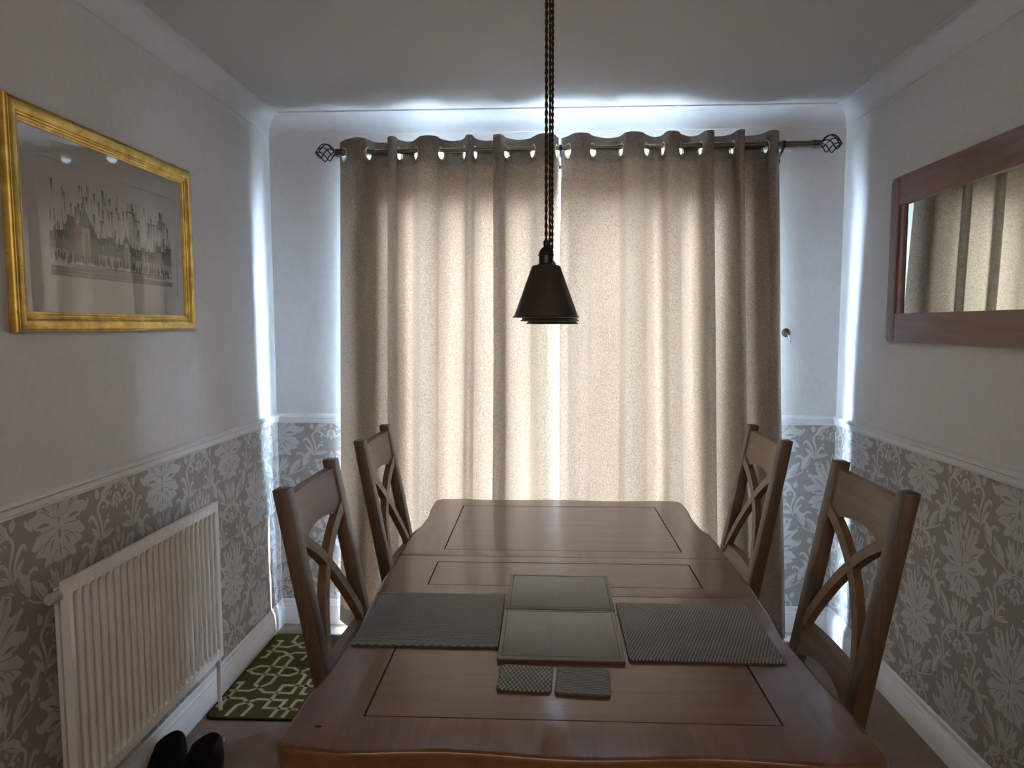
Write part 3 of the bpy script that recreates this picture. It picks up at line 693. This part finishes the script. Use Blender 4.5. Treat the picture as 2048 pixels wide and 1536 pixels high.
mesh_obj('front_panel', bm, M['rad'], rad, smooth=True, angle=50)
RB_('back_panel', XL+.022, XL+.034, ry0+.035, ry1-.02, rz0+.005, rz1-.03, bev=.003)
RB_('convector_fins', XL+.035, rx-.024, ry0+.06, ry1-.06, rz0+.04, rz1-.04)
RB_('top_rail', rx-.012, rx+.001, ry0, ry1, rz1-.004, rz1+.004, bev=.003)
for yy in (ry0+.12, ry1-.12): RB_('wall_bracket', XL, XL+.023, yy-.015, yy+.015, rz0+.08, rz1-.1)
bm = bmesh.new(); yv = ry0-2.043
tube(bm, [(.060, yv+.03, .770), (.060, yv-.002, .770)], .011, 16); tube(bm, [(.060, yv-.002, .770), (.060, yv-.03, .770), (.060, yv-.033, .770)], [.0145, .0145, .012], 20); mesh_obj('blanking_cap', bm, M['valve'], rad, smooth=True, angle=45)
bm = bmesh.new(); ye = ry1-2.043
tube(bm, [(.062, ye-.02, .262), (.062, ye+.012, .262)], .009, 14); tube(bm, [(.062, ye+.012, .285), (.062, ye+.012, .235)], .013, 16); tube(bm, [(.062, ye+.012, .240), (.062, ye+.012, .004)], .0078, 14)
mesh_obj('feed_pipe', bm, M['rad'], rad, smooth=True, angle=45)
bm = bmesh.new(); tube(bm, [(.062, yv+.02, .262), (.062, yv-.012, .262)], .009, 14); tube(bm, [(.062, yv-.012, .30), (.062, yv-.012, .235)], .013, 16); tube(bm, [(.062, yv-.012, .240), (.062, yv-.012, .004)], .0078, 14)
mesh_obj('return_pipe', bm, M['rad'], rad, smooth=True, angle=45)

# ------------------------------------------------------------------ framed townscape on the left wall
PY0, PY1, PZ0, PZ1 = 1.612, 2.470, 1.424, 1.984
pc = empty('framed_picture', (XL, (PY0+PY1)/2, (PZ0+PZ1)/2), label='wide gilt framed townscape print under glass on the left wall', category='picture')
hy, hz = (PY1-PY0)/2, (PZ1-PZ0)/2
FW = .052
gp = [(0, .0), (0, .015), (.003, .020), (.006, .0215), (.0068, .0198), (.0080, .0228), (.013, .0255), (.020, .0262), (.027, .0245), (.0325, .020), (.0333, .0180), (.0355, .0195), (.0385, .0180), (.0393, .0155), (.0420, .0165), (.0455, .0145), (.0463, .0118), (.0500, .0112), (.052, .010), (.052, .0)]  # (in from outer edge, out from wall)
bm = bmesh.new(); cs = [(-hy, -hz, 1, 1), (hy, -hz, -1, 1), (hy, hz, -1, -1), (-hy, hz, 1, -1)]
R4 = [[bm.verts.new((o_+.0005, cy_+sy*i_, cz_+sz*i_)) for i_, o_ in gp] for cy_, cz_, sy, sz in cs]
for k_ in range(4):
    A, C = R4[k_], R4[(k_+1) % 4]
    for m_ in range(len(gp)): bm.faces.new((A[m_], A[(m_+1) % len(gp)], C[(m_+1) % len(gp)], C[m_]))
mesh_obj('gilt_frame', bm, M['gold'], pc, smooth=True, angle=35)
iy, iz = hy-FW, hz-FW
B('print_sheet', M['mountboard'], pc, .002, .004, -iy, iy, -iz, iz)
# window mount around the print (bevelled opening)
cyp = (PY0+PY1)/2; czp = (PZ0+PZ1)/2
wy0, wy1, wz0, wz1 = 1.735-cyp, 2.382-cyp, 1.545-czp, 1.868-czp
bm = bmesh.new()
for a_ in ((-iy, wy0, -iz, iz), (wy1, iy, -iz, iz), (wy0, wy1, -iz, wz0), (wy0, wy1, wz1, iz)): box(bm, .0042, .0066, *a_)
mesh_obj('window_mount', bm, M['mountboard'], pc)
# the print: ink-wash strokes as flat printed patches with their own colours
kk = N('ink_wash'); at = kk.n('ShaderNodeVertexColor'); at.layer_name = 'ink'; nz = kk.noise(sc=220, det=3)
kk.set(Base_Color=kk.n('ShaderNodeMix', {0: kk.math('MULTIPLY', nz, .15), 6: at.outputs[0], 7: (.56, .54, .50, 1)}, data_type='RGBA').outputs[2], Roughness=.8)
ry_0, ry_1, rz_0, rz_1 = 1.762-cyp, 2.350-cyp, 1.572-czp, 1.838-czp
ink = []
PAPER = (.56, .54, .50)
def patch(pts, col, layer):
    ink.append((layer, len(ink), [(min(max(s_, 0), 1), min(max(t_, 0), 1)) for s_, t_ in pts], col))
def mixc(a, b, t): return tuple(x+(y-x)*t for x, y in zip(a, b))
rp_ = random.Random(11)
INK, RED, GRN, TAN, BLU = (.035, .035, .038), (.20, .085, .075), (.11, .14, .11), (.30, .22, .13), (.09, .11, .14)
# drips of far chimneys: each a fading vertical run
for i in range(120):
    s_ = rp_.random(); top = .50+.48*rp_.random()*(1-.25*abs(s_-.3)); ln = .08+.14*rp_.random(); ww = rp_.choice((.003, .004, .006, .012, .016)); base = rp_.choice((INK, INK, GRN, (.10, .08, .06)))
    for j in range(4):
        a, b = top-ln*j/4, top-ln*(j+1)/4; patch([(s_-ww/2, b), (s_+ww/2, b), (s_+ww/2, a), (s_-ww/2, a)], mixc(base, PAPER, .05+.24*j), 1+i*.012)
for s_, t_, w_ in ((.43, .74, .035), (.59, .80, .05), (.66, .72, .04), (.76, .72, .06), (.86, .70, .04), (.36, .62, .03), (.50, .70, .03)):
    patch([(s_, t_), (s_+w_, t_-.01), (s_+w_, t_+.004), (s_, t_+.012)], (.07, .07, .07), 3)
# terrace of buildings
xs = 0.0; i = 0
while xs < 1:
    ww = rp_.uniform(.035, .075); h_ = .42+.07*rp_.random()-(.05 if .45 < xs < .8 else 0); col = rp_.choice((RED, INK, GRN, TAN, BLU, (.16, .10, .08), (.26, .24, .20)))
    lay = 4+i*.1
    patch([(xs, .16), (xs+ww, .16), (xs+ww, h_), (xs, h_)], mixc(col, PAPER, .18), lay)
    patch([(xs, h_-.09), (xs+ww, h_-.09), (xs+ww, h_), (xs, h_)], mixc(col, INK, .65), lay+.03)
    patch([(xs+ww*.1, .16), (xs+ww*.9, .16), (xs+ww*.9, .26), (xs+ww*.1, .27)], mixc(PAPER, col, .2), lay+.04)
    for c_ in range(rp_.randint(1, 3)):
        cx = xs+ww*rp_.random(); patch([(cx, h_-.01), (cx+.007, h_-.01), (cx+.006, h_+.05+.08*rp_.random()), (cx+.001, h_+.05)], mixc(INK, PAPER, .1), lay+.05)
    for c_ in range(2):
        cx = xs+ww*(.2+.4*c_); zz = .30+.06*rp_.random(); patch([(cx, zz), (cx+ww*.17, zz), (cx+ww*.17, zz+.06), (cx, zz+.06)], mixc(INK, PAPER, .25+.5*rp_.random()), lay+.06)
    xs += ww*.97; i += 1
for s0, sw, ap, bs in ((.245, .085, .71, .44), (.565, .05, .56, .36)):         # two tall gabled halls
    patch([(s0-sw, .16), (s0+sw, .16), (s0+sw, bs), (s0-sw, bs)], (.25, .15, .105), 8)
    patch([(s0-sw*.9, bs), (s0+sw*1.1, bs-.02), (s0, ap)], (.065, .055, .05), 8.2)
    patch([(s0-sw*.35, .17), (s0+sw*.35, .17), (s0+sw*.35, bs+.08), (s0-sw*.35, bs+.08)], (.36, .34, .29), 8.4)
    patch([(s0-sw*.12, .2), (s0+sw*.18, .2), (s0+sw*.18, bs+.03), (s0-sw*.12, bs+.03)], (.16, .155, .14), 8.6)
    patch([(s0-.004, ap-.02), (s0+.004, ap-.02), (s0+.001, ap+.07)], INK, 8.7)
patch([(.12, .45), (.175, .45), (.175, .60), (.12, .62)], (.07, .045, .04), 8.1); patch([(.16, .38), (.205, .38), (.2, .52), (.165, .52)], (.24, .10, .09), 8.3)
# street and small dark walkers
for j in range(10):
    a = rp_.random()*.5; b = a+.3+.5*rp_.random(); z_ = .02+.105*rp_.random(); patch([(a, z_), (b, z_-.01), (b, z_+.008), (a, z_+.014)], mixc((.15, .11, .09), PAPER, .15+.5*rp_.random()), 9+j*.05)
patch([(0, 0.0), (1, 0.0), (1, .05), (0, .10)], (.26, .225, .19), 3.5)
for j in range(46):
    s_ = .02+.96*(j+rp_.random()*.7)/46; z_ = .10+.05*rp_.random()-.05*s_; hgt = .10+.05*rp_.random(); lean = rp_.uniform(-.008, .008); c_ = rp_.choice((INK, INK, (.05, .06, .055), (.10, .12, .11)))
    patch([(s_-.007, z_+hgt*.35), (s_+.008, z_+hgt*.35), (s_+.007+lean, z_+hgt*.85), (s_-.006+lean, z_+hgt*.85)], c_, 10)
    patch([(s_-.0025+lean, z_+hgt*.85), (s_+.0035+lean, z_+hgt*.85), (s_+.003+lean, z_+hgt), (s_-.002+lean, z_+hgt)], c_, 10)
    patch([(s_-.003, z_+hgt*.4), (s_+.001, z_+hgt*.4), (s_-.006-lean, z_)], c_, 10); patch([(s_, z_+hgt*.4), (s_+.004, z_+hgt*.4), (s_+.009, z_)], c_, 10)
ink.sort(key=lambda e: (e[0], e[1]))
ov, of = overlay([(p, c_) for _, _, p, c_ in ink])
bm = bmesh.new(); vv = [bm.verts.new((.0041, ry_0+(ry_1-ry_0)*v.x, rz_0+(rz_1-rz_0)*v.y)) for v in ov]; lay_ = bm.loops.layers.color.new('ink')
for f, c_ in of:
    try: fc = bm.faces.new([vv[i] for i in f])
    except ValueError: continue
    for l_ in fc.loops: l_[lay_] = (*[x**(1/2.2) for x in c_], 1)
pr = mesh_obj('townscape_print', bm, kk.m, pc, smooth='keep')
for p in pr.data.polygons: p.use_smooth = False
B('picture_glass', M['picglass'], pc, .0075, .0090, -iy-.002, iy+.002, -iz-.002, iz+.002)

# ------------------------------------------------------------------ mirror on the right wall
MY0, MY1, MZ0, MZ1 = 1.62, 2.757, 1.375, 1.985; MW = .106
mr = empty('wall_mirror', (XR, (MY0+MY1)/2, (MZ0+MZ1)/2), label='wide wooden framed mirror on the right wall reflecting the curtain', category='mirror')
hy, hz = (MY1-MY0)/2, (MZ1-MZ0)/2
def rr(y0, y1, z0, z1, rounds, r=.02):
    P = []
    for (cy_, cz_, a, on) in ((y1, z1, 0, rounds[0]), (y0, z1, 90, rounds[1]), (y0, z0, 180, rounds[2]), (y1, z0, 270, rounds[3])):
        if on: sy = -1 if cy_ == y1 else 1; sz = -1 if cz_ == z1 else 1; P += arc(cy_+sy*r, cz_+sz*r, r, a, a+90, 5)
        else: P.append((cy_, cz_))
    return P
def yz_slab(name, P, x0, x1, mat_, bev=.002):
    bm = bmesh.new(); slab(bm, P, [], 0, x1-x0, bev)
    for v in bm.verts: y_, z_, h_ = v.co.x, v.co.y, v.co.z; v.co = (-(x0+h_), y_, z_)
    return mesh_obj(name, bm, mat_, mr, smooth=True, angle=35)
gg = .0006
yz_slab('frame_stile', rr(hy-.062, hy, -hz, hz, (1, 0, 0, 1)), .0005, .030, M['mirror_z'], .004)
yz_slab('frame_stile', rr(-hy, -hy+.062, -hz, hz, (0, 1, 1, 0)), .0005, .030, M['mirror_z'], .004)
yz_slab('frame_rail', rr(-hy+.062+gg, hy-.062-gg, hz-MW, hz, (0, 0, 0, 0)), .0005, .0295, M['mirror_y'], .0015)
yz_slab('frame_rail', rr(-hy+.062+gg, hy-.062-gg, -hz, -hz+MW, (0, 0, 0, 0)), .0005, .0295, M['mirror_y'], .0015)
yz_slab('inner_lip', rr(hy-.062-.036, hy-.062-gg, -hz+MW+gg, hz-MW-gg, (0, 0, 0, 0)), .0005, .0245, M['mirror_z'], .001)
B('mirror_glass', M['silver'], mr, -.018, -.014, -hy+.05, hy-.08, -hz+MW-.01, hz-MW+.01)

# ------------------------------------------------------------------ rug
rg = empty('doormat_rug', (-.78, 2.755, 0), label='green rug with cream trellis lines lying by the left skirting', category='rug')
rx0, rx1, ryy0, ryy1 = -1.248, -.615, 2.402, 3.112
bm = bmesh.new(); P = [(x+.0, y) for x, y in [(rx0+(rx1-rx0)*0, 0)]][:0]
o1 = [(a-(rx0+rx1)/2+0, b) for a, b in []]
w_, d_ = rx1-rx0, ryy1-ryy0; cx_, cy__ = (rx0+rx1)/2+.78, (ryy0+ryy1)/2-2.755
def sh(P): return [(x+cx_, y+cy__) for x, y in P]
slab(bm, sh(rounded(w_, d_, .03)), [], .0003, .007, .002); mesh_obj('binding', bm, M['rugedge'], rg, smooth=True, angle=40)
bm = bmesh.new(); slab(bm, sh(rounded(w_-.012, d_-.012, .026)), [], .005, .0085, .001); mesh_obj('pile', bm, M['rug'], rg, smooth=True, angle=40)
RP = [[(-1.217,3.032),(-1.192,3.033),(-1.206,2.873),(-1.228,2.87)],[(-1.222,2.982),(-1.143,2.971),(-1.085,3.02),(-1.0,3.02)],[(-1.137,3.091),(-1.141,3.028),(-1.081,2.97),(-1.0,2.969)],[(-1.225,2.933),(-1.142,2.926),(-1.087,2.872),(-1.098,2.657),(-1.129,2.622),(-1.16,2.594),(-1.238,2.596)],[(-1.0,2.92),(-1.089,2.921),(-1.142,2.876),(-1.155,2.644),(-1.099,2.588),(-.986,2.582),(-.979,2.723),(-1.046,2.784),(-1.195,2.796),(-1.231,2.755),(-1.197,2.729),(-1.047,2.72),(-.983,2.778),(-.95,2.79)],[(-1.236,2.654),(-1.212,2.658),(-1.223,2.481),(-1.24,2.481)],[(-1.238,2.542),(-1.159,2.538),(-1.102,2.487),(-1.112,2.416)],[(-1.171,2.416),(-1.162,2.489),(-1.099,2.535),(-.988,2.532),(-1.003,2.414)],[(-.918,2.64),(-1.04,2.643),(-1.051,2.476),(-.911,2.47)],[(-.946,2.696),(-.947,2.581),(-.91,2.58)],[(-.911,2.533),(-.947,2.534),(-.959,2.414)],[(-1.04,2.851),(-1.03,2.905),(-1.0,2.85)]]
bm = bmesh.new(); zr_ = .0088
def ribbon(P, w_):
    P = [Vector((x+.78, y-2.755)) for x, y in P]; L_, R_ = [], []
    for i, p in enumerate(P):
        a = (p-P[i-1]).normalized() if i else None; b = (P[i+1]-p).normalized() if i < len(P)-1 else None
        t = ((a or b)+(b or a)).normalized(); nrm = Vector((-t.y, t.x)); sc_ = 1/max(.5, abs(nrm.dot(Vector((-(a or b).y, (a or b).x)))))
        L_.append(p+nrm*w_/2*sc_); R_.append(p-nrm*w_/2*sc_)
    for i in range(len(P)-1): bm.faces.new([bm.verts.new((*v, zr_)) for v in (L_[i], L_[i+1], R_[i+1], R_[i])])
for P in RP: ribbon(P, .0155)
for P in RP:                                    # the trellis goes on, mirrored, towards the table
    Q = [(-1.83-x, y) for x, y in P if -1.83-x < -.63]
    if len(Q) > 1: ribbon(Q, .0155)
for P in RP:
    Q = [(x+.60, y) for x, y in P if x+.60 < -.63]
    if len(Q) > 1: ribbon(Q, .0155)
o = mesh_obj('trellis_pattern', bm, M['rugline'], rg, smooth='keep'); o['kind'] = 'stuff'

# ------------------------------------------------------------------ pair of black shoes
def shoe(x, y, rot, label):
    r = empty('shoe', (x, y, 0), math.radians(rot), label=label, category='shoe', group='pair of black shoes')
    out = []
    for i in range(28):
        a = 2*PI*i/28; ly = math.sin(a); lx = math.cos(a)
        out.append((lx*(.049+.005*max(0, -ly))*(1-.05*max(0, ly)**2), ly*.14))
    bm = bmesh.new(); slab(bm, out, [], .001, .026, .003); mesh_obj('sole', bm, M['sole'], r, smooth=True, angle=45)
    bm = bmesh.new(); rings = []                # upper from sole edge up to the ankle opening (heel at +y)
    for t in [i/10 for i in range(11)]:
        ring = []
        for (ax, ay) in out:
            f_ = (ay+.14)/.28                   # 0 toe, 1 heel
            hmax = .050+.062*max(0, min(1, (f_-.22)/.38))**1.1; h_ = .024+(hmax-.024)*t
            pinch = 1-.10*t-(.62*t**5 if f_ < .5 else .18*t**5); py = .045
            ring.append(bm.verts.new((ax*pinch, py+(ay-py)*(1-.06*t-.30*t**5), h_)))
        rings.append(ring)
    for A, C in zip(rings, rings[1:]):
        for k_ in range(28): bm.faces.new((A[k_], A[(k_+1) % 28], C[(k_+1) % 28], C[k_]))
    inner = [bm.verts.new((v.co.x*.86, .045+(v.co.y-.045)*.86, v.co.z-.035)) for v in rings[-1]]
    for k_ in range(28): bm.faces.new((rings[-1][k_], rings[-1][(k_+1) % 28], inner[(k_+1) % 28], inner[k_]))
    bm.faces.new(inner)
    mesh_obj('upper', bm, M['shoe'], r, smooth=True)
    return r
shoe(-1.199, 2.045, 4, 'black shoe closer to the skirting, left of the pair below the radiator')
a = shoe(-1.086, 2.04, -3, 'black shoe with a small pale tab, right of the pair on the carpet')
bm = bmesh.new(); box(bm, .020, .026, .1225, .1242, .070, .086); mesh_obj('tab', bm, M['rad'], a)['label'] = 'small pale tab'
